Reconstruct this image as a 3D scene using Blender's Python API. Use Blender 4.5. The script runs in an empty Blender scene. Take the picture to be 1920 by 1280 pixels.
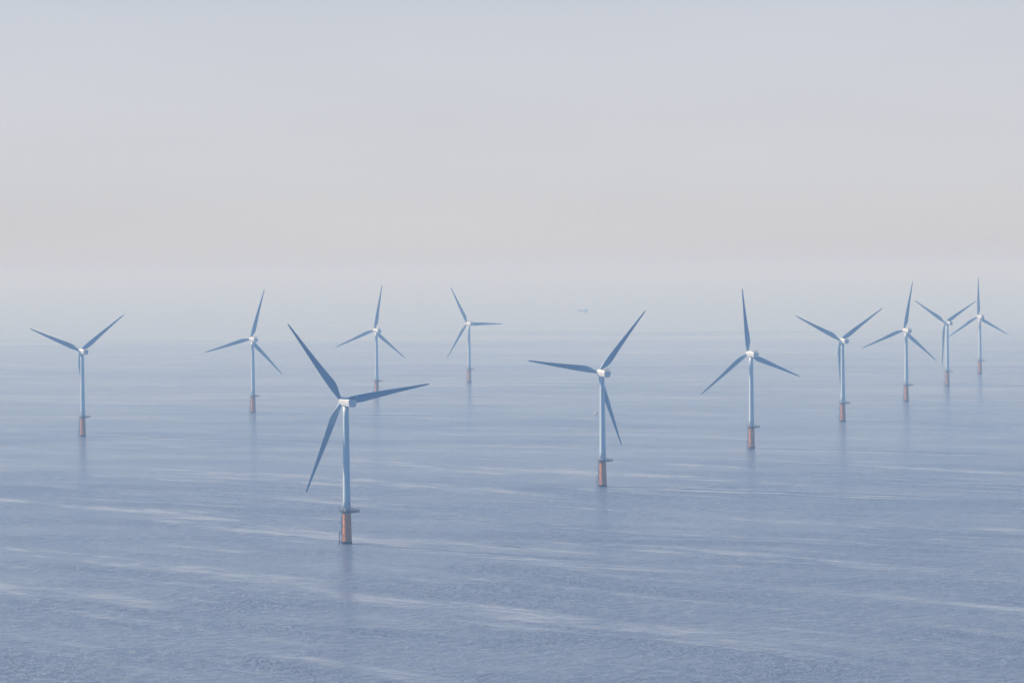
import bpy, math, random
from mathutils import Vector, Matrix, Euler
R = math.radians
random.seed(7)
sc = bpy.context.scene
col = sc.collection

# ------------------------------------------------------------------ camera
cam_d = bpy.data.cameras.new('camera')
cam_d.sensor_width = 36.0
cam_d.lens = 6500 / 1920 * 36.0
cam_d.clip_start = 1.0
cam_d.clip_end = 400000.0
cam = bpy.data.objects.new('camera', cam_d)
col.objects.link(cam)
CAM_Z, PITCH, ROLL = 147.19, R(1.1954), R(0.5347)
cam.matrix_world = (Matrix.Translation((0, 0, CAM_Z)) @ Matrix.Rotation(R(90) - PITCH, 4, 'X')
                    @ Matrix.Rotation(-ROLL, 4, 'Z'))
sc.camera = cam

# ------------------------------------------------------------------ world, sun, exposure
SUN_EL = R(41)
SUN_AZ = Vector((-0.961, 0.276))          # towards the sun, seen from above
world = bpy.data.worlds.new('World')
sc.world = world
world.use_nodes = True
wn = world.node_tree
wn.nodes.clear()
wo = wn.nodes.new('ShaderNodeOutputWorld')
bg = wn.nodes.new('ShaderNodeBackground')
sky = wn.nodes.new('ShaderNodeTexSky')
sky.sky_type = 'NISHITA'
sky.sun_disc = False
sky.sun_elevation = SUN_EL
sky.sun_rotation = math.atan2(SUN_AZ.x, SUN_AZ.y)
sky.altitude = 100
sky.air_density = 1.0
sky.dust_density = 1.5
sky.ozone_density = 2.0
# the hazy air outside the modelled layer: the lowest few degrees of sky are veiled towards a pale grey
tcw = wn.nodes.new('ShaderNodeTexCoord')
sep = wn.nodes.new('ShaderNodeSeparateXYZ')
wn.links.new(tcw.outputs['Generated'], sep.inputs[0])
ramp = wn.nodes.new('ShaderNodeValToRGB')
wn.links.new(sep.outputs['Z'], ramp.inputs['Fac'])
SKY_K = 6.0
CLEAR = (0.20, 0.51, 0.88)
els = [(0.0, (0.658, 0.632, 0.638)), (0.014, (0.664, 0.648, 0.660)), (0.032, (0.662, 0.664, 0.692)),
       (0.078, (0.668, 0.678, 0.728)), (0.25, (0.44, 0.50, 0.62)), (0.6, (0.20, 0.29, 0.47))]
cr = ramp.color_ramp
cr.interpolation = 'B_SPLINE'
while len(cr.elements) < len(els):
    cr.elements.new(0.5)
for e, (p, c) in zip(cr.elements, els):
    e.position = p
    e.color = (c[0], c[1], c[2], 1)
veil = wn.nodes.new('ShaderNodeVectorMath')
veil.operation = 'SCALE'
veil.inputs['Scale'].default_value = SKY_K * 1.38
# the haze bank is not quite even
sn = wn.nodes.new('ShaderNodeTexNoise'); sn.inputs['Scale'].default_value = 5.0
sn.inputs['Detail'].default_value = 3.0
smp = wn.nodes.new('ShaderNodeMapping'); smp.inputs['Scale'].default_value = (1, 1, 6)
wn.links.new(tcw.outputs['Generated'], smp.inputs[0]); wn.links.new(smp.outputs[0], sn.inputs[0])
sr = wn.nodes.new('ShaderNodeMapRange')
sr.inputs['To Min'].default_value = 0.93; sr.inputs['To Max'].default_value = 1.07
wn.links.new(sn.outputs['Fac'], sr.inputs[0])
sm = wn.nodes.new('ShaderNodeVectorMath'); sm.operation = 'SCALE'
wn.links.new(ramp.outputs['Color'], sm.inputs[0]); wn.links.new(sr.outputs[0], sm.inputs['Scale'])
wn.links.new(sm.outputs[0], veil.inputs[0])
mixw = wn.nodes.new('ShaderNodeMix')
mixw.data_type = 'RGBA'
fac = wn.nodes.new('ShaderNodeMapRange')
fac.inputs['From Min'].default_value = 0.05
fac.inputs['From Max'].default_value = 0.7
fac.inputs['To Min'].default_value = 0.92
fac.inputs['To Max'].default_value = 0.25
wn.links.new(sep.outputs['Z'], fac.inputs['Value'])
# the haze bank lies out to sea and towards the sun; behind the camera the sky is clear and blue
azf = wn.nodes.new('ShaderNodeMapRange')
azf.interpolation_type = 'SMOOTHSTEP'
azf.inputs['From Min'].default_value = -0.35
azf.inputs['From Max'].default_value = 0.75
azf.inputs['To Min'].default_value = 0.0
azf.inputs['To Max'].default_value = 1.0
wn.links.new(sep.outputs['Y'], azf.inputs['Value'])
fm = wn.nodes.new('ShaderNodeMath'); fm.operation = 'MULTIPLY'
wn.links.new(fac.outputs[0], fm.inputs[0])
wn.links.new(azf.outputs[0], fm.inputs[1])
wn.links.new(fm.outputs[0], mixw.inputs[0])
tint = wn.nodes.new('ShaderNodeVectorMath'); tint.operation = 'MULTIPLY'
tint.inputs[1].default_value = CLEAR
wn.links.new(sky.outputs[0], tint.inputs[0])
wn.links.new(tint.outputs[0], mixw.inputs[6])
wn.links.new(veil.outputs[0], mixw.inputs[7])
wn.links.new(mixw.outputs[2], bg.inputs['Color'])
bg.inputs['Strength'].default_value = 0.10
wn.links.new(bg.outputs[0], wo.inputs['Surface'])

sun_d = bpy.data.lights.new('sun', 'SUN')
sun_d.energy = 4.9
sun_d.angle = R(0.6)
sun_d.color = (1.0, 0.855, 0.69)
sun = bpy.data.objects.new('sun', sun_d)
col.objects.link(sun)
sdir = Vector((SUN_AZ.x * math.cos(SUN_EL), SUN_AZ.y * math.cos(SUN_EL), math.sin(SUN_EL)))
sun.rotation_euler = sdir.to_track_quat('Z', 'Y').to_euler()
sun.location = (0, 0, 500)

sc.view_settings.view_transform = 'Standard'
sc.view_settings.look = 'None'
sc.view_settings.exposure = 0.28
sc.view_settings.gamma = 1.0
sc.view_settings.use_curve_mapping = False
sc.cycles.use_denoising = True
sc.cycles.volume_bounces = 4
sc.cycles.max_bounces = 8


# ------------------------------------------------------------------ helpers
def tag(o, label=None, cat=None, group=None, kind=None):
    if label: o['label'] = label
    if cat: o['category'] = cat
    if group: o['group'] = group
    if kind: o['kind'] = kind
    return o


class MB:
    def __init__(self):
        self.v, self.f, self.s = [], [], []

    def face(self, idx, smooth=False):
        self.f.append(tuple(idx)); self.s.append(smooth)

    def loft(self, rings, smooth=True, caps=True):
        n = len(rings[0]); b = len(self.v)
        for r in rings: self.v.extend([tuple(p) for p in r])
        for k in range(len(rings) - 1):
            for i in range(n):
                j = (i + 1) % n
                self.face((b + k * n + i, b + k * n + j, b + (k + 1) * n + j, b + (k + 1) * n + i), smooth)
        if caps:
            self.face([b + i for i in range(n)][::-1])
            e = b + (len(rings) - 1) * n
            self.face([e + i for i in range(n)])

    def cyl(self, p0, p1, r0, r1=None, seg=10, smooth=True, caps=True):
        r1 = r0 if r1 is None else r1
        p0, p1 = Vector(p0), Vector(p1)
        d = (p1 - p0).normalized()
        a = d.orthogonal().normalized(); c = d.cross(a)
        rings = []
        for p, r in ((p0, r0), (p1, r1)):
            rings.append([p + (a * math.cos(t) + c * math.sin(t)) * r
                          for t in (2 * math.pi * i / seg for i in range(seg))])
        self.loft(rings, smooth, caps)

    def tube(self, pts, r, seg=8):
        pts = [Vector(p) for p in pts]
        a = None; rings = []
        for i, p in enumerate(pts):
            d = (pts[min(i + 1, len(pts) - 1)] - pts[max(i - 1, 0)]).normalized()
            a = d.orthogonal().normalized() if a is None else (a - d * a.dot(d)).normalized()
            c = d.cross(a)
            rings.append([p + (a * math.cos(t) + c * math.sin(t)) * r
                          for t in (2 * math.pi * k / seg for k in range(seg))])
        self.loft(rings, True, True)

    def revolve(self, prof, seg=32, caps=True):       # (z, r) pairs about Z
        self.loft([[(r * math.cos(t), r * math.sin(t), z) for t in (2 * math.pi * i / seg for i in range(seg))]
                   for z, r in prof], True, caps)

    def box(self, c, s, rot=None):
        b = len(self.v)
        for z in (-1, 1):
            for x, y in ((-1, -1), (1, -1), (1, 1), (-1, 1)):
                p = Vector((x * s[0] / 2, y * s[1] / 2, z * s[2] / 2))
                if rot is not None: p = rot @ p
                self.v.append(tuple(p + Vector(c)))
        for q in ((3, 2, 1, 0), (4, 5, 6, 7), (0, 1, 5, 4), (1, 2, 6, 5), (2, 3, 7, 6), (3, 0, 4, 7)):
            self.face([b + i for i in q])

    def build(self, name, mat, parent=None, loc=None, matrix=None):
        me = bpy.data.meshes.new(name)
        me.from_pydata(self.v, [], self.f)
        me.polygons.foreach_set('use_smooth', self.s)
        me.materials.append(mat)
        me.update()
        o = bpy.data.objects.new(name, me)
        col.objects.link(o)
        if parent is not None: o.parent = parent
        if matrix is not None: o.matrix_local = matrix
        if loc is not None: o.location = loc
        return o


def nodes_of(m):
    m.use_nodes = True
    nt = m.node_tree
    return nt, nt.nodes['Principled BSDF']


def paint(name, rgb, rough=0.4, vary=0.06, scale=0.6, streak=False, metal=0.0):
    m = bpy.data.materials.new(name)
    nt, bs = nodes_of(m)
    N = nt.nodes; L = nt.links
    tc = N.new('ShaderNodeTexCoord')
    mp = N.new('ShaderNodeMapping')
    mp.inputs['Scale'].default_value = (scale * (3 if streak else 1), scale * (3 if streak else 1), scale * (0.25 if streak else 1))
    L.new(tc.outputs['Object'], mp.inputs[0])
    no = N.new('ShaderNodeTexNoise'); no.inputs['Scale'].default_value = 1.0
    no.inputs['Detail'].default_value = 6; no.inputs['Roughness'].default_value = 0.65
    L.new(mp.outputs[0], no.inputs[0])
    rg = N.new('ShaderNodeMapRange')
    rg.inputs['From Min'].default_value = 0.35; rg.inputs['From Max'].default_value = 0.75
    rg.inputs['To Min'].default_value = 0.0; rg.inputs['To Max'].default_value = 1.0
    L.new(no.outputs['Fac'], rg.inputs[0])
    mx = N.new('ShaderNodeMix'); mx.data_type = 'RGBA'
    mx.inputs[6].default_value = (*rgb, 1)
    mx.inputs[7].default_value = (rgb[0] * (1 - 2.2 * vary), rgb[1] * (1 - 2.6 * vary), rgb[2] * (1 - 3.0 * vary), 1)
    L.new(rg.outputs[0], mx.inputs[0])
    L.new(mx.outputs[2], bs.inputs['Base Color'])
    bs.inputs['Roughness'].default_value = rough
    bs.inputs['Metallic'].default_value = metal
    return m


def matt(m):
    b = m.node_tree.nodes['Principled BSDF']
    b.inputs['Specular IOR Level'].default_value = 0.12
    b.inputs['Roughness'].default_value = 0.8
    return m


M = dict(
    white=paint('tower_paint', (0.62, 0.725, 0.79), 0.42, 0.045, 0.22, True),
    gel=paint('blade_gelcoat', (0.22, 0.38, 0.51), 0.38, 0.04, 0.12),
    shell=paint('nacelle_shell', (0.76, 0.76, 0.75), 0.42, 0.03, 0.5),
    orange=matt(paint('foundation_paint', (0.76, 0.30, 0.10), 0.55, 0.07, 0.35, True)),
    algae=paint('splash_zone', (0.018, 0.030, 0.034), 0.6, 0.15, 1.0),
    steel=paint('galvanised_steel', (0.07, 0.085, 0.10), 0.5, 0.08, 1.2, False, 0.3),
    rail=paint('rail_paint', (0.30, 0.20, 0.16), 0.5, 0.08, 1.2),
    dark=paint('dark_fitting', (0.03, 0.035, 0.045), 0.5, 0.1, 1.0),
    buoy=paint('buoy_paint', (0.82, 0.74, 0.50), 0.5, 0.08, 0.8),
    hull=paint('hull_paint', (0.38, 0.38, 0.37), 0.5, 0.08, 0.2),
    superw=paint('superstructure_paint', (0.80, 0.80, 0.78), 0.4, 0.05, 0.2),
)

TURB = [  # x, y, yaw, rotor phase, label
    (-89.9, 1867.2, 28.71, 81.71, 'nearest and largest wind turbine, standing front left, its right blade crossing behind the nacelle'),
    (60.5, 2336.1, 24.47, 39.40, 'second largest wind turbine, just right of centre, beside the pale buoy'),
    (193.6, 2808.3, 25.34, 112.05, 'third largest wind turbine, blade straight up, standing alone right of the buoy'),
    (312.6, 3278.5, 22.55, 56.30, 'wind turbine left of the three at far right, two blades raised in a V'),
    (427.1, 3755.2, 22.12, 9.40, 'wind turbine at far right, just left of the overlapping pair, one blade up'),
    (531.0, 4228.1, 29.02, 60.81, 'front one of the overlapping pair at far right, blades raised in a V'),
    (632.7, 4685.6, 20.56, 118.29, 'rear one of the overlapping pair at far right, one blade straight up'),
    (-387.3, 3122.1, 31.19, 53.06, 'leftmost wind turbine, two blades raised in a V, at the left edge'),
    (-269.8, 3605.5, 28.37, 15.52, 'wind turbine between the leftmost one and the nearest one, one blade up'),
    (-158.9, 4062.3, 28.82, 9.04, 'distant wind turbine whose orange foot is hidden behind the nearest turbine\'s blade'),
    (-55.9, 4514.7, 28.56, 91.70, 'faintest and smallest wind turbine left of centre, one blade flat to the right'),
]

# ------------------------------------------------------------------ sea
sea_m = bpy.data.materials.new('sea_water')
nt, bs = nodes_of(sea_m)
N, L = nt.nodes, nt.links


def val(x, sock):
    if isinstance(x, (int, float)): sock.default_value = x
    else: L.new(x, sock)


def mth(op, a, b=0.0, c=None, clamp=False):
    n = N.new('ShaderNodeMath'); n.operation = op; n.use_clamp = clamp
    val(a, n.inputs[0]); val(b, n.inputs[1])
    if c is not None: val(c, n.inputs[2])
    return n.outputs[0]


def rng(x, a, b, c=0.0, d=1.0, smooth=False):
    n = N.new('ShaderNodeMapRange')
    if smooth: n.interpolation_type = 'SMOOTHSTEP'
    val(x, n.inputs[0])
    for i, q in enumerate((a, b, c, d)): val(q, n.inputs[i + 1])
    return n.outputs[0]


tc = N.new('ShaderNodeTexCoord')
POS = tc.outputs['Object']


def noise(vec, scale, detail=3.0, rough=0.5, dist=0.0):
    n = N.new('ShaderNodeTexNoise')
    L.new(vec, n.inputs[0])
    n.inputs['Scale'].default_value = scale
    n.inputs['Detail'].default_value = detail
    n.inputs['Roughness'].default_value = rough
    n.inputs['Distortion'].default_value = dist
    return n.outputs['Fac']


def mapped(rot, sx, sy, off=(0, 0), warp=None):
    # rotate so that the direction 'rot' lies along x, then scale
    v = POS
    if warp is not None:
        a = N.new('ShaderNodeVectorMath'); a.operation = 'ADD'
        L.new(v, a.inputs[0]); L.new(warp, a.inputs[1]); v = a.outputs[0]
    m1 = N.new('ShaderNodeMapping'); m1.inputs['Rotation'].default_value = (0, 0, -rot)
    L.new(v, m1.inputs[0])
    m2 = N.new('ShaderNodeMapping'); m2.inputs['Scale'].default_value = (sx, sy, 1)
    m2.inputs['Location'].default_value = (off[0], off[1], 0)
    L.new(m1.outputs[0], m2.inputs[0])
    return m2.outputs[0]


# slow meander added to the position
wnz = N.new('ShaderNodeTexNoise'); wnz.inputs['Scale'].default_value = 1 / 420
wnz.inputs['Detail'].default_value = 2
L.new(POS, wnz.inputs[0])
wsc = N.new('ShaderNodeVectorMath'); wsc.operation = 'MULTIPLY_ADD'
L.new(wnz.outputs['Color'], wsc.inputs[0])
wsc.inputs[1].default_value = (150, 150, 0); wsc.inputs[2].default_value = (-75, -75, 0)
WARP = wsc.outputs[0]

# windrows: long pale slicks running away to the upper left
fray = noise(mapped(R(-50), 1 / 60, 1 / 22, (6.0, 3.0)), 1.0, 5.0, 0.7)
s1 = noise(mapped(R(-52), 1 / 560, 1 / 66, (3.1, 7.7), WARP), 1.0, 3.0, 0.5)
row1 = mth('MULTIPLY', rng(s1, 0.495, 0.63, 0, 1, True), rng(fray, 0.36, 0.58, 0.12, 1))
s2 = noise(mapped(R(-47), 1 / 300, 1 / 24, (13.1, 2.7), WARP), 1.0, 3.0, 0.55)
row2 = mth('MULTIPLY', rng(s2, 0.515, 0.66, 0, 0.9, True), rng(fray, 0.38, 0.60, 0.0, 1))
s3 = noise(mapped(R(-24), 1 / 420, 1 / 70, (21.1, 5.7), WARP), 1.0, 4.0, 0.6)
row3 = mth('MULTIPLY', rng(s3, 0.55, 0.68, 0, 0.6, True), rng(fray, 0.36, 0.60, 0.1, 1))
# broad calmer and rougher areas
big = noise(mapped(R(-20), 1 / 1500, 1 / 620, (1.7, 4.4)), 1.0, 4.0, 0.55)
big_l = rng(big, 0.42, 0.62, 0, 1, True)
mid = noise(mapped(R(-35), 1 / 420, 1 / 130, (5.0, 1.0), WARP), 1.0, 4.0, 0.6)
mid_l = rng(mid, 0.40, 0.64, 0, 1, True)

sepx = N.new('ShaderNodeSeparateXYZ'); L.new(POS, sepx.inputs[0])
PX, PY = sepx.outputs[0], sepx.outputs[1]
# tidal wakes trailing from every foundation
WD = [R(-45), R(-33), R(-33), R(-30), R(-30), R(-30), R(-30), R(-30), R(-30), R(-30), R(-30)]
dark_sum, pale_sum = None, None
wob = noise(mapped(R(-33), 1 / 60, 1 / 14, (9, 9)), 1.0, 3.0, 0.6)
strand = noise(mapped(R(-36), 1 / 75, 1 / 9, (2, 5)), 1.0, 3.0, 0.55)
for (tx, ty, *_), wd in zip(TURB, WD):
    dx, dy = mth('SUBTRACT', PX, tx), mth('SUBTRACT', PY, ty)
    c, s = math.cos(wd), math.sin(wd)
    al = mth('ADD', mth('MULTIPLY', dx, c), mth('MULTIPLY', dy, s))
    ac = mth('ADD', mth('MULTIPLY', dx, -s), mth('MULTIPLY', dy, c))
    ac = mth('ADD', ac, mth('MULTIPLY', mth('SUBTRACT', wob, 0.5), mth('MULTIPLY', al, 0.10)))
    w = mth('ADD', mth('MULTIPLY', al, 0.055), 3.2)
    prof = mth('SUBTRACT', 1.0, mth('DIVIDE', mth('ABSOLUTE', ac), w), clamp=True)
    on = mth('MULTIPLY', rng(al, -2, 4, 0, 1), rng(al, 60, 330, 1, 0, True))
    d = mth('MULTIPLY', mth('MULTIPLY', prof, on), 1.5, clamp=True)
    prof2 = mth('SUBTRACT', 1.0, mth('DIVIDE', mth('ABSOLUTE', mth('ADD', ac, mth('MULTIPLY', w, 1.2))), mth('MULTIPLY', w, 1.6)), clamp=True)
    p = mth('MULTIPLY', prof2, mth('MULTIPLY', rng(al, 2, 20, 0, 1), rng(al, 120, 330, 1, 0, True)))
    dark_sum = d if dark_sum is None else mth('MAXIMUM', dark_sum, d)
    pale_sum = p if pale_sum is None else mth('MAXIMUM', pale_sum, p)
pale = mth('MULTIPLY', mth('MULTIPLY', pale_sum, 2.2, clamp=True), rng(strand, 0.45, 0.56, 0, 1, True))
dark = mth('MULTIPLY', dark_sum, mth('SUBTRACT', 1.0, mth('MULTIPLY', pale, 1.0)))

# glassy water far offshore, its edge ragged
off = mth('ADD', PY, mth('MULTIPLY', mth('SUBTRACT', big, 0.5), 7500))
off = mth('ADD', off, mth('MULTIPLY', PX, -0.35))
band = noise(mapped(R(-8), 1 / 1500, 1 / 430, (8.2, 3.3), WARP), 1.0, 4.0, 0.6)
glass = mth('MULTIPLY', rng(off, 1300, 4000, 0.0, 0.80), rng(band, 0.38, 0.60, 0.60, 1.0, True))
glass = mth('MAXIMUM', glass, mth('MULTIPLY', rng(off, 1800, 3000, 0, 1), rng(off, 2600, 8200, 0.48, 0.98)), clamp=True)
slick = mth('MAXIMUM', mth('MAXIMUM', mth('MAXIMUM', row1, row2), row3), pale, clamp=True)
calm = mth('ADD', mth('MULTIPLY', big_l, 0.25), mth('MULTIPLY', mid_l, 0.30))
slick = mth('MULTIPLY', slick, rng(PY, 2300, 4300, 1.0, 0.55))
calm = mth('MAXIMUM', calm, mth('MULTIPLY', slick, 0.96), clamp=True)
calm = mth('MAXIMUM', calm, glass, clamp=True)
calm = mth('MULTIPLY', calm, mth('SUBTRACT', 1.0, mth('MULTIPLY', dark, 0.9)), clamp=True)
gust = noise(mapped(R(-30), 1 / 150, 1 / 70, (4.4, 9.1), WARP), 1.0, 4.0, 0.62)
chop = mth('MULTIPLY', mth('SUBTRACT', 1.0, calm), rng(gust, 0.3, 0.7, 0.55, 1.5))
chop = mth('ADD', chop, mth('MULTIPLY', dark, 0.5))

# chop: short crests; only height, the light does the rest
h1 = noise(mapped(R(16), 1 / 9.5, 1 / 8.5), 1.0, 5.0, 0.73, 0.35)
h2 = noise(mapped(R(-28), 1 / 3.2, 1 / 3.0), 1.0, 3.0, 0.68, 0.2)
h3 = noise(mapped(R(18), 1 / 34, 1 / 30), 1.0, 2.0, 0.5)
hh = mth('ADD', -3.3, mth('ADD', mth('ADD', mth('MULTIPLY', h1, 4.8), mth('MULTIPLY', h2, 1.5)), mth('MULTIPLY', h3, 0.8)))
bump = N.new('ShaderNodeBump')
bump.inputs['Distance'].default_value = 1.0
L.new(mth('MULTIPLY', hh, mth('ADD', mth('MULTIPLY', chop, 0.95), 0.14)), bump.inputs['Height'])
bump.inputs['Strength'].default_value = 1.0
L.new(bump.outputs[0], bs.inputs['Normal'])
L.new(rng(chop, 0, 1.4, 0.05, 0.42), bs.inputs['Roughness'])
bs.inputs['IOR'].default_value = 1.33
bs.inputs['Specular IOR Level'].default_value = 0.75
bs.inputs['Base Color'].default_value = (0.110, 0.162, 0.262, 1)
sea = MB()
X0, X1, Y0, Y1 = -60000, 60000, -3000, 110000
gx = [X0, -20000, -6000, -1500, 0, 1500, 6000, 20000, X1]
gy = [Y0, 0, 1500, 3000, 5000, 8000, 14000, 30000, 60000, Y1]
for y in gy:
    for x in gx: sea.v.append((x, y, 0))
for j in range(len(gy) - 1):
    for i in range(len(gx) - 1):
        a = j * len(gx) + i
        sea.face((a, a + 1, a + 1 + len(gx), a + len(gx)))
tag(sea.build('sea', sea_m), kind='structure')


# ------------------------------------------------------------------ wind turbine
HUB_Z, TILT, OVER = 76.68, R(5), 5.2
DECK = 17.6


def blade_mesh():
    m = MB()
    # r, chord, leading edge offset, thickness ratio, twist, roundness
    st = [(1.5, 2.15, -1.07, 1.0, 16, 1), (3.0, 2.25, -1.12, 0.95, 16, 0.95), (5.0, 2.9, -1.25, 0.70, 15, 0.6),
          (7.5, 3.85, -1.40, 0.46, 14, 0.2), (10.0, 4.35, -1.45, 0.34, 12.5, 0.0), (12.5, 4.30, -1.45, 0.29, 11, 0),
          (17, 3.95, -1.42, 0.25, 8.5, 0), (23, 3.35, -1.28, 0.22, 6, 0), (30, 2.70, -1.08, 0.20, 4, 0),
          (38, 1.98, -0.82, 0.18, 2, 0), (45, 1.42, -0.60, 0.17, 0.8, 0), (50, 1.05, -0.45, 0.16, 0, 0),
          (52.5, 0.78, -0.34, 0.16, -0.3, 0), (53.3, 0.52, -0.24, 0.15, -0.5, 0), (53.55, 0.2, -0.12, 0.2, -0.5, 0)]
    n = 22
    rings = []
    for r, c, le, t, tw, rd in st:
        ring = []
        for k in range(n):
            a = 2 * math.pi * k / n
            u = (1 - math.cos(a)) / 2                         # 0 at leading edge, 1 at trailing edge
            yt = 5 * t * (0.2969 * math.sqrt(u) - 0.126 * u - 0.3516 * u ** 2 + 0.2843 * u ** 3 - 0.1015 * u ** 4)
            cy = t * 0.5 * math.sin(a)
            sgn = 1 if a < math.pi else -1
            y = (cy * rd + sgn * yt * (1 - rd) * (1.15 if sgn > 0 else 0.75)) * c
            x = le + u * c
            w = R(tw)
            ring.append((x * math.cos(w) + y * math.sin(w), -x * math.sin(w) + y * math.cos(w), r))
        rings.append(ring)
    m.loft(rings)
    return m


def nacelle_rings():
    # section in x (width) and z, stations along +y = upwind
    def sec(hw, zb, zt, ch, cb, bw):
        # octagon with big upper chamfers, smaller lower ones, sides leaning in towards the bottom
        pts = [(-hw * bw + cb, zb), (hw * bw - cb, zb), (hw * bw, zb + cb), (hw, zb + (zt - zb) * 0.55),
               (hw, zt - ch), (hw - ch * 0.55, zt - ch * 0.22), (hw - ch * 1.15, zt), (-hw + ch * 1.15, zt),
               (-hw + ch * 0.55, zt - ch * 0.22), (-hw, zt - ch), (-hw, zb + (zt - zb) * 0.55), (-hw * bw, zb + cb)]
        return pts
    st = [(-8.55, 2.18, -1.80, 1.95, 0.50, 0.35, 0.80), (-8.40, 2.38, -1.98, 2.12, 0.55, 0.35, 0.82),
          (-7.9, 2.42, -2.03, 2.16, 0.62, 0.35, 0.83), (-2.0, 2.42, -2.08, 2.22, 0.95, 0.35, 0.84),
          (1.6, 2.42, -2.08, 2.24, 1.15, 0.35, 0.86), (3.2, 2.30, -1.98, 2.15, 1.15, 0.4, 0.88),
          (3.7, 2.05, -1.8, 1.95, 1.0, 0.4, 0.9), (3.9, 1.7, -1.5, 1.65, 0.8, 0.4, 0.9)]
    return [[(x, s[0], z) for x, z in sec(*s[1:])] for s in st]


def make_turbine():
    root = bpy.data.objects.new('wind_turbine', None)
    root.empty_display_size = 5
    col.objects.link(root)
    P = lambda mb, name, mat, parent=root: mb.build(name, M[mat], parent)

    # --- foundation
    m = MB(); m.revolve([(-0.7, 2.56), (1.55, 2.53), (6, 2.44), (11, 2.33), (15.6, 2.24), (17.2, 2.22)], 40)
    P(m, 'foundation', 'orange')
    m = MB(); m.revolve([(-0.72, 2.62), (1.25, 2.60), (1.38, 2.58), (1.42, 2.535)], 40); P(m, 'splash_zone', 'algae')
    for z in (5.0, 9.6, 14.1):                      # brackets that clamp the ladder to the foundation
        rr = 2.56 - (z / 17.2) * 0.34 + 0.05
        m = MB()
        pts = []
        for k in range(13):
            a = R(180 - 62 + k * 124 / 12)
            pts.append((rr * math.cos(a), rr * math.sin(a), z - 0.0 + 0.55 * abs(k - 6) / 6 * -1))
        m.tube(pts, 0.13, 8)
        m.cyl((-rr, -0.3, z), (-3.05, -0.3, z), 0.08, seg=6)
        m.cyl((-rr, 0.3, z), (-3.05, 0.3, z), 0.08, seg=6)
        P(m, 'bracket', 'dark')
    # ladder with two stringers and rungs
    m = MB()
    for y in (-0.32, 0.32): m.cyl((-3.15, y, -0.6), (-3.0, y, 18.9), 0.13, seg=8)
    m.cyl((-2.62, -0.05, -0.6), (-2.42, -0.05, 17.3), 0.10, seg=8)
    for k in range(46): m.cyl((-3.14 + k * 0.003, -0.32, 0.6 + k * 0.38), (-3.14 + k * 0.003, 0.32, 0.6 + k * 0.38), 0.045, seg=6)
    for k in range(6):
        z = 1.6 + k * 2.9
        m.cyl((-3.1, 0.32, z), (-2.5, -0.05, z), 0.05, seg=6)
    lad = P(m, 'ladder', 'steel')
    # boat landing: two bumper pipes standing off the ladder
    m = MB()
    for y in (-0.85, 0.85):
        m.tube([(-3.15, y, -0.6), (-4.15, y, -0.6), (-4.15, y, 6.3), (-4.0, y, 6.75), (-3.6, y * 0.8, 6.95), (-3.1, y * 0.38, 6.95)], 0.17, 10)
        for z in (1.0, 5.9): m.cyl((-4.15, y, z), (-2.5, y * 0.6, z), 0.1, seg=8)
    P(m, 'boat_landing', 'steel')
    m = MB(); m.box((-3.72, 0, 11.55), (1.25, 1.3, 0.12))
    for y in (-0.62, 0.62):
        m.cyl((-4.3, y, 11.6), (-4.3, y, 12.6), 0.035, seg=6)
        m.cyl((-4.3, y, 12.6), (-3.1, y, 12.6), 0.035, seg=6)
    m.cyl((-4.3, -0.62, 12.6), (-4.3, 0.62, 12.6), 0.035, seg=6)
    m.cyl((-4.2, 0, 11.5), (-2.5, 0, 10.4), 0.05, seg=6)
    P(m, 'rest_platform', 'dark')

    # --- service platform
    m = MB()
    m.revolve([(DECK - 0.36, 3.02), (DECK - 0.35, 3.22), (DECK - 0.04, 3.22), (DECK - 0.03, 3.02)], 32)
    m.box((4.75, 0.1, DECK - 0.22), (4.1, 4.4, 0.5))
    m.box((3.2, -0.9, DECK - 0.62), (2.9, 0.28, 0.26)); m.box((3.2, 1.1, DECK - 0.62), (2.9, 0.28, 0.26))
    m.box((-3.55, 0.55, DECK - 0.02), (1.35, 2.3, 0.22))
    m.revolve([(DECK - 0.7, 2.42), (DECK - 0.69, 2.5), (DECK - 0.38, 2.62), (DECK - 0.37, 2.4)], 32)
    deck = P(m, 'service_platform', 'dark')
    # railing
    m = MB()
    rr, rail_z = 3.12, (0.55, 1.12)
    arc = [R(a) for a in range(52, 309, 16)]
    ring = [(rr * math.cos(a), rr * math.sin(a)) for a in arc]
    run = [(2.78, 2.22), (4.3, 2.22), (5.5, 2.22), (6.72, 2.22), (6.72, 0.8), (6.72, -0.7), (6.72, -2.02), (5.5, -2.02), (4.3, -2.02), (2.78, -2.02)]
    for pts in (ring, run):
        for h in rail_z: m.tube([(x, y, DECK + h) for x, y in pts], 0.045, 6)
        for x, y in pts: m.cyl((x, y, DECK - 0.05), (x, y, DECK + 1.15), 0.05, seg=6)
    P(m, 'railing', 'rail', deck)
    for p0, p1 in (((2.9, -2.1), (6.6, -2.1)), ((2.9, 2.3), (6.6, 2.3)), ((6.8, -1.95), (6.8, 2.1))):
        m = MB()                                     # mesh infill panels: bars between two flat strips
        p0 = Vector(p0); p1 = Vector(p1); d = p1 - p0
        n = int(d.length / 0.24)
        for h in (0.12, 1.0): m.cyl((p0.x, p0.y, DECK + h), (p1.x, p1.y, DECK + h), 0.03, seg=6)
        for k in range(n + 1):
            q = p0 + d * (k / n)
            m.cyl((q.x, q.y, DECK + 0.1), (q.x, q.y, DECK + 1.02), 0.011, seg=4)
        P(m, 'mesh_panel', 'steel', deck)
    m = MB()                                         # post at the left end
    m.cyl((-4.05, 0.2, DECK - 0.1), (-4.05, 0.2, DECK + 2.5), 0.10, 0.07, seg=8)
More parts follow.
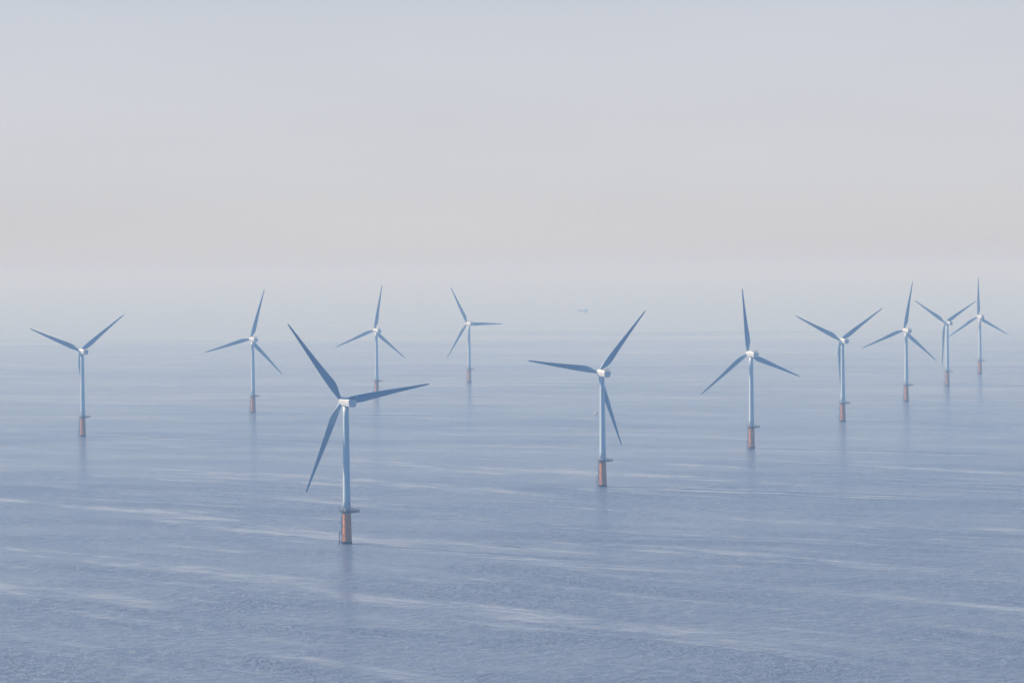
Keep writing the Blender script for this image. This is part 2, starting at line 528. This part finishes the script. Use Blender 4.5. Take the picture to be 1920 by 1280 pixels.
    m.box((-4.2, 0.2, DECK + 2.45), (0.75, 0.3, 0.28)); m.cyl((-4.05, 0.2, DECK + 1.1), (-3.1, 0.2, DECK + 1.1), 0.06, seg=6)
    m.cyl((-3.75, 0.9, DECK - 0.1), (-3.75, 0.9, DECK + 1.2), 0.05, seg=6); m.cyl((-4.05, 0.2, DECK + 1.2), (-3.75, 0.9, DECK + 1.2), 0.05, seg=6)
    P(m, 'lamp_post', 'rail', deck)
    m = MB()                                         # small knuckle crane folded down to the right
    m.cyl((2.75, -1.5, DECK - 0.05), (2.75, -1.5, DECK + 1.45), 0.16, 0.14, seg=10)
    m.box((2.85, -1.5, DECK + 1.6), (0.75, 0.42, 0.40))
    m.cyl((3.1, -1.5, DECK + 1.55), (4.0, -1.5, DECK + 0.25), 0.13, 0.09, seg=8)
    m.cyl((2.85, -1.5, DECK + 0.8), (3.35, -1.5, DECK + 1.1), 0.06, seg=6)
    P(m, 'davit_crane', 'steel', deck)
    m = MB()                                         # curved hoop of the ladder exit
    for y in (-0.32, 0.32):
        m.tube([(-3.0, y, 18.8), (-2.98, y, 19.3), (-2.8, y, 19.75), (-2.45, y, 20.05), (-2.08, y, 20.1)], 0.06, 6)
    P(m, 'hoop', 'white')

    # --- tower
    m = MB()
    zt = HUB_Z - 2.15
    prof = []
    for k in range(11):
        q = k / 10
        prof.append((DECK - 0.05 + (zt - DECK) * q, 2.12 + (1.56 - 2.12) * q))
    m.revolve(prof, 48)
    tow = P(m, 'tower', 'white')
    for q in (0.33, 0.67):                           # bolted joints between tower sections
        z = DECK + (zt - DECK) * q; r = 2.12 + (1.56 - 2.12) * q
        m = MB(); m.revolve([(z - 0.05, r - 0.01), (z - 0.045, r + 0.012), (z + 0.045, r + 0.012), (z + 0.05, r - 0.01)], 48, False)
        P(m, 'section_joint', 'white', tow)
    a = R(-118)
    rz = Matrix.Rotation(a + R(90), 3, 'Z')
    m = MB(); m.box((2.13 * math.cos(a), 2.13 * math.sin(a), DECK + 1.25), (0.95, 0.12, 2.2), rz); P(m, 'door', 'white', tow)
    for az, z in ((-128, 4.45), (-128, 2.95), (-128, 2.3)):
        m = MB()
        a = R(az); m.box((2.2 * math.cos(a), 2.2 * math.sin(a), DECK + z), (0.34, 0.3, 0.3), Matrix.Rotation(a + R(90), 3, 'Z'))
        P(m, 'lamp', 'dark', tow)
    a = R(-38)
    m = MB(); m.box((2.16 * math.cos(a), 2.16 * math.sin(a), DECK + 4.1), (0.5, 0.3, 0.85), Matrix.Rotation(a + R(90), 3, 'Z'))
    P(m, 'control_box', 'dark', tow)

    # --- nacelle, hub and blades (their own matrices are set per turbine)
    m = MB(); m.loft(nacelle_rings(), False)
    nac = P(m, 'nacelle', 'shell')
    m = MB(); m.box((0.1, -5.0, 2.27), (2.3, 2.9, 0.26)); P(m, 'hatch', 'dark', nac)
    m = MB(); m.box((0, -8.60, 0.05), (3.2, 0.14, 2.9)); P(m, 'rear_door', 'shell', nac)
    for x, y, h, top in ((0.65, -5.6, 1.5, 0), (0.9, -7.6, 1.65, 1)):
        m = MB()
        m.cyl((x, y, 2.05), (x, y, 2.05 + h), 0.15, 0.11, seg=8)
        if top:
            m.cyl((x - 0.4, y, 2.05 + h * 0.75), (x + 0.4, y, 2.05 + h * 0.75), 0.1, seg=6)
            m.cyl((x + 0.38, y, 2.05 + h * 0.75), (x + 0.38, y, 2.05 + h * 1.1), 0.17, seg=8)
            m.box((x - 0.35, y, 2.05 + h * 0.86), (0.26, 0.45, 0.36))
        else:
            m.cyl((x, y, 2.05 + h), (x, y, 2.25 + h), 0.2, seg=8)
        P(m, 'sensor_mast', 'dark', nac)
    m = MB(); m.cyl((0, 0, -2.75), (0, 0, -2.0), 1.62, 1.76, seg=32); P(m, 'yaw_ring', 'shell', nac)
    # hub: bulged drum and rounded nose along +y
    m = MB()
    prof = [(-1.75, 1.25), (-1.72, 1.55), (-1.2, 1.66), (0.3, 1.66), (0.9, 1.52), (1.5, 1.15), (1.85, 0.65), (1.98, 0.15)]
    m.loft([[(r * math.cos(t), y, -r * math.sin(t)) for t in (2 * math.pi * i / 32 for i in range(32))] for y, r in prof])
    hub = P(m, 'rotor_hub', 'shell')
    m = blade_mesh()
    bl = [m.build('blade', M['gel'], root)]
    for k in (1, 2):
        c = bl[0].copy(); col.objects.link(c); bl.append(c)
    for k in range(3):                               # root collars
        m = MB(); m.cyl((0, 0, 1.25), (0, 0, 1.72), 1.2, 1.2, seg=24)
        m.build('root_collar', M['shell'], bl[k])
    return root


def copy_tree(o, parent=None):
    c = o.copy(); col.objects.link(c); c.parent = parent
    for ch in o.children: copy_tree(ch, c)
    return c


proto = make_turbine()
group = 'wind turbines of the offshore farm'
for i, (x, y, yaw, ph, lab) in enumerate(TURB):
    t = proto if i == 0 else copy_tree(proto)
    t.location = (x, y, 0)
    tag(t, lab, 'wind turbine', group)
    nm = Matrix.Translation((0, 0, HUB_Z - 0.05)) @ Matrix.Rotation(R(yaw), 4, 'Z') @ Matrix.Rotation(TILT, 4, 'X')
    hm = (Matrix.Translation((0, 0, HUB_Z)) @ Matrix.Rotation(R(yaw), 4, 'Z') @ Matrix.Rotation(TILT, 4, 'X')
          @ Matrix.Translation((0, OVER, 0)))
    k = 0
    for ch in t.children:
        base = ch.name.split('.')[0]
        if base == 'nacelle': ch.matrix_local = nm
        elif base == 'rotor_hub': ch.matrix_local = hm @ Matrix.Rotation(R(ph), 4, 'Y')
        elif base == 'blade':
            ch.matrix_local = hm @ Matrix.Rotation(R(ph + 120 * k), 4, 'Y'); k += 1

# ------------------------------------------------------------------ buoy
b = bpy.data.objects.new('buoy', None); col.objects.link(b)
b.location = (84.2, 3505, 0)
tag(b, 'tiny pale cone shaped buoy floating just left of the tower of the second largest turbine', 'buoy')
m = MB(); m.revolve([(-0.5, 1.25), (0.0, 1.55), (0.45, 1.55), (0.6, 1.4)], 20); m.build('float', M['buoy'], b)
m = MB(); m.revolve([(0.6, 1.25), (1.6, 0.85), (2.8, 0.38), (3.3, 0.16)], 16); m.build('cone', M['buoy'], b)
m = MB(); m.revolve([(3.3, 0.1), (3.6, 0.14), (3.9, 0.1)], 10); m.build('top_light', M['dark'], b)

# ------------------------------------------------------------------ ship
s = bpy.data.objects.new('ship', None); col.objects.link(s)
s.location = (248, 12050, 0); s.rotation_euler = (0, 0, R(-32))
tag(s, 'faint grey ship with a white bridge, almost lost in the haze far beyond the turbines', 'ship')
m = MB()
secs = []
for x, hw, zt in ((-21, 3.2, 3.2), (-20, 4.0, 3.2), (-8, 4.4, 3.0), (8, 4.3, 3.2), (16, 3.0, 4.0), (20, 1.2, 4.8), (21.5, 0.2, 5.0)):
    secs.append([(x, -hw, zt), (x, -hw * 0.85, -0.6), (x, hw * 0.85, -0.6), (x, hw, zt)])
m.loft(secs, False); m.build('hull', M['hull'], s)
m = MB(); m.box((7, 0, 4.9), (9, 6.8, 3.2)); m.box((8, 0, 7.6), (6, 6, 2.2)); m.box((8.2, 0, 9.2), (4, 4.6, 1.0)); m.build('bridge', M['superw'], s)
m = MB(); m.box((10.99, 0, 7.9), (0.1, 5.2, 0.8)); m.build('window', M['dark'], s)
m = MB(); m.cyl((7.6, 0, 9.6), (7.6, 0, 14.5), 0.25, 0.15); m.cyl((7.6, -1.4, 12.2), (7.6, 1.4, 12.2), 0.12); m.build('mast', M['superw'], s)
m = MB(); m.cyl((-12, 0, 3.0), (-12, 0, 8.6), 0.5, 0.35); m.cyl((-12, 0, 8.2), (-5, 0, 6.0), 0.35, 0.2); m.build('crane', M['hull'], s)

# ------------------------------------------------------------------ haze
hz = bpy.data.materials.new('sea_haze')
hz.use_nodes = True
hn = hz.node_tree; hn.nodes.clear()
ho = hn.nodes.new('ShaderNodeOutputMaterial')
pv = hn.nodes.new('ShaderNodeVolumePrincipled')
pv.inputs['Color'].default_value = (0.36, 0.57, 0.87, 1)
pv.inputs['Absorption Color'].default_value = (0.97, 0.92, 0.04, 1)
pv.inputs['Density'].default_value = 1.9e-4
pv.inputs['Anisotropy'].default_value = 0.0
hn.links.new(pv.outputs[0], ho.inputs['Volume'])
m = MB(); m.box(((X0 + X1) / 2, (Y0 + Y1) / 2, 84.0), (X1 - X0 + 2000, Y1 - Y0 + 2000, 172.0))
h = m.build('haze', hz)
tag(h, kind='stuff')
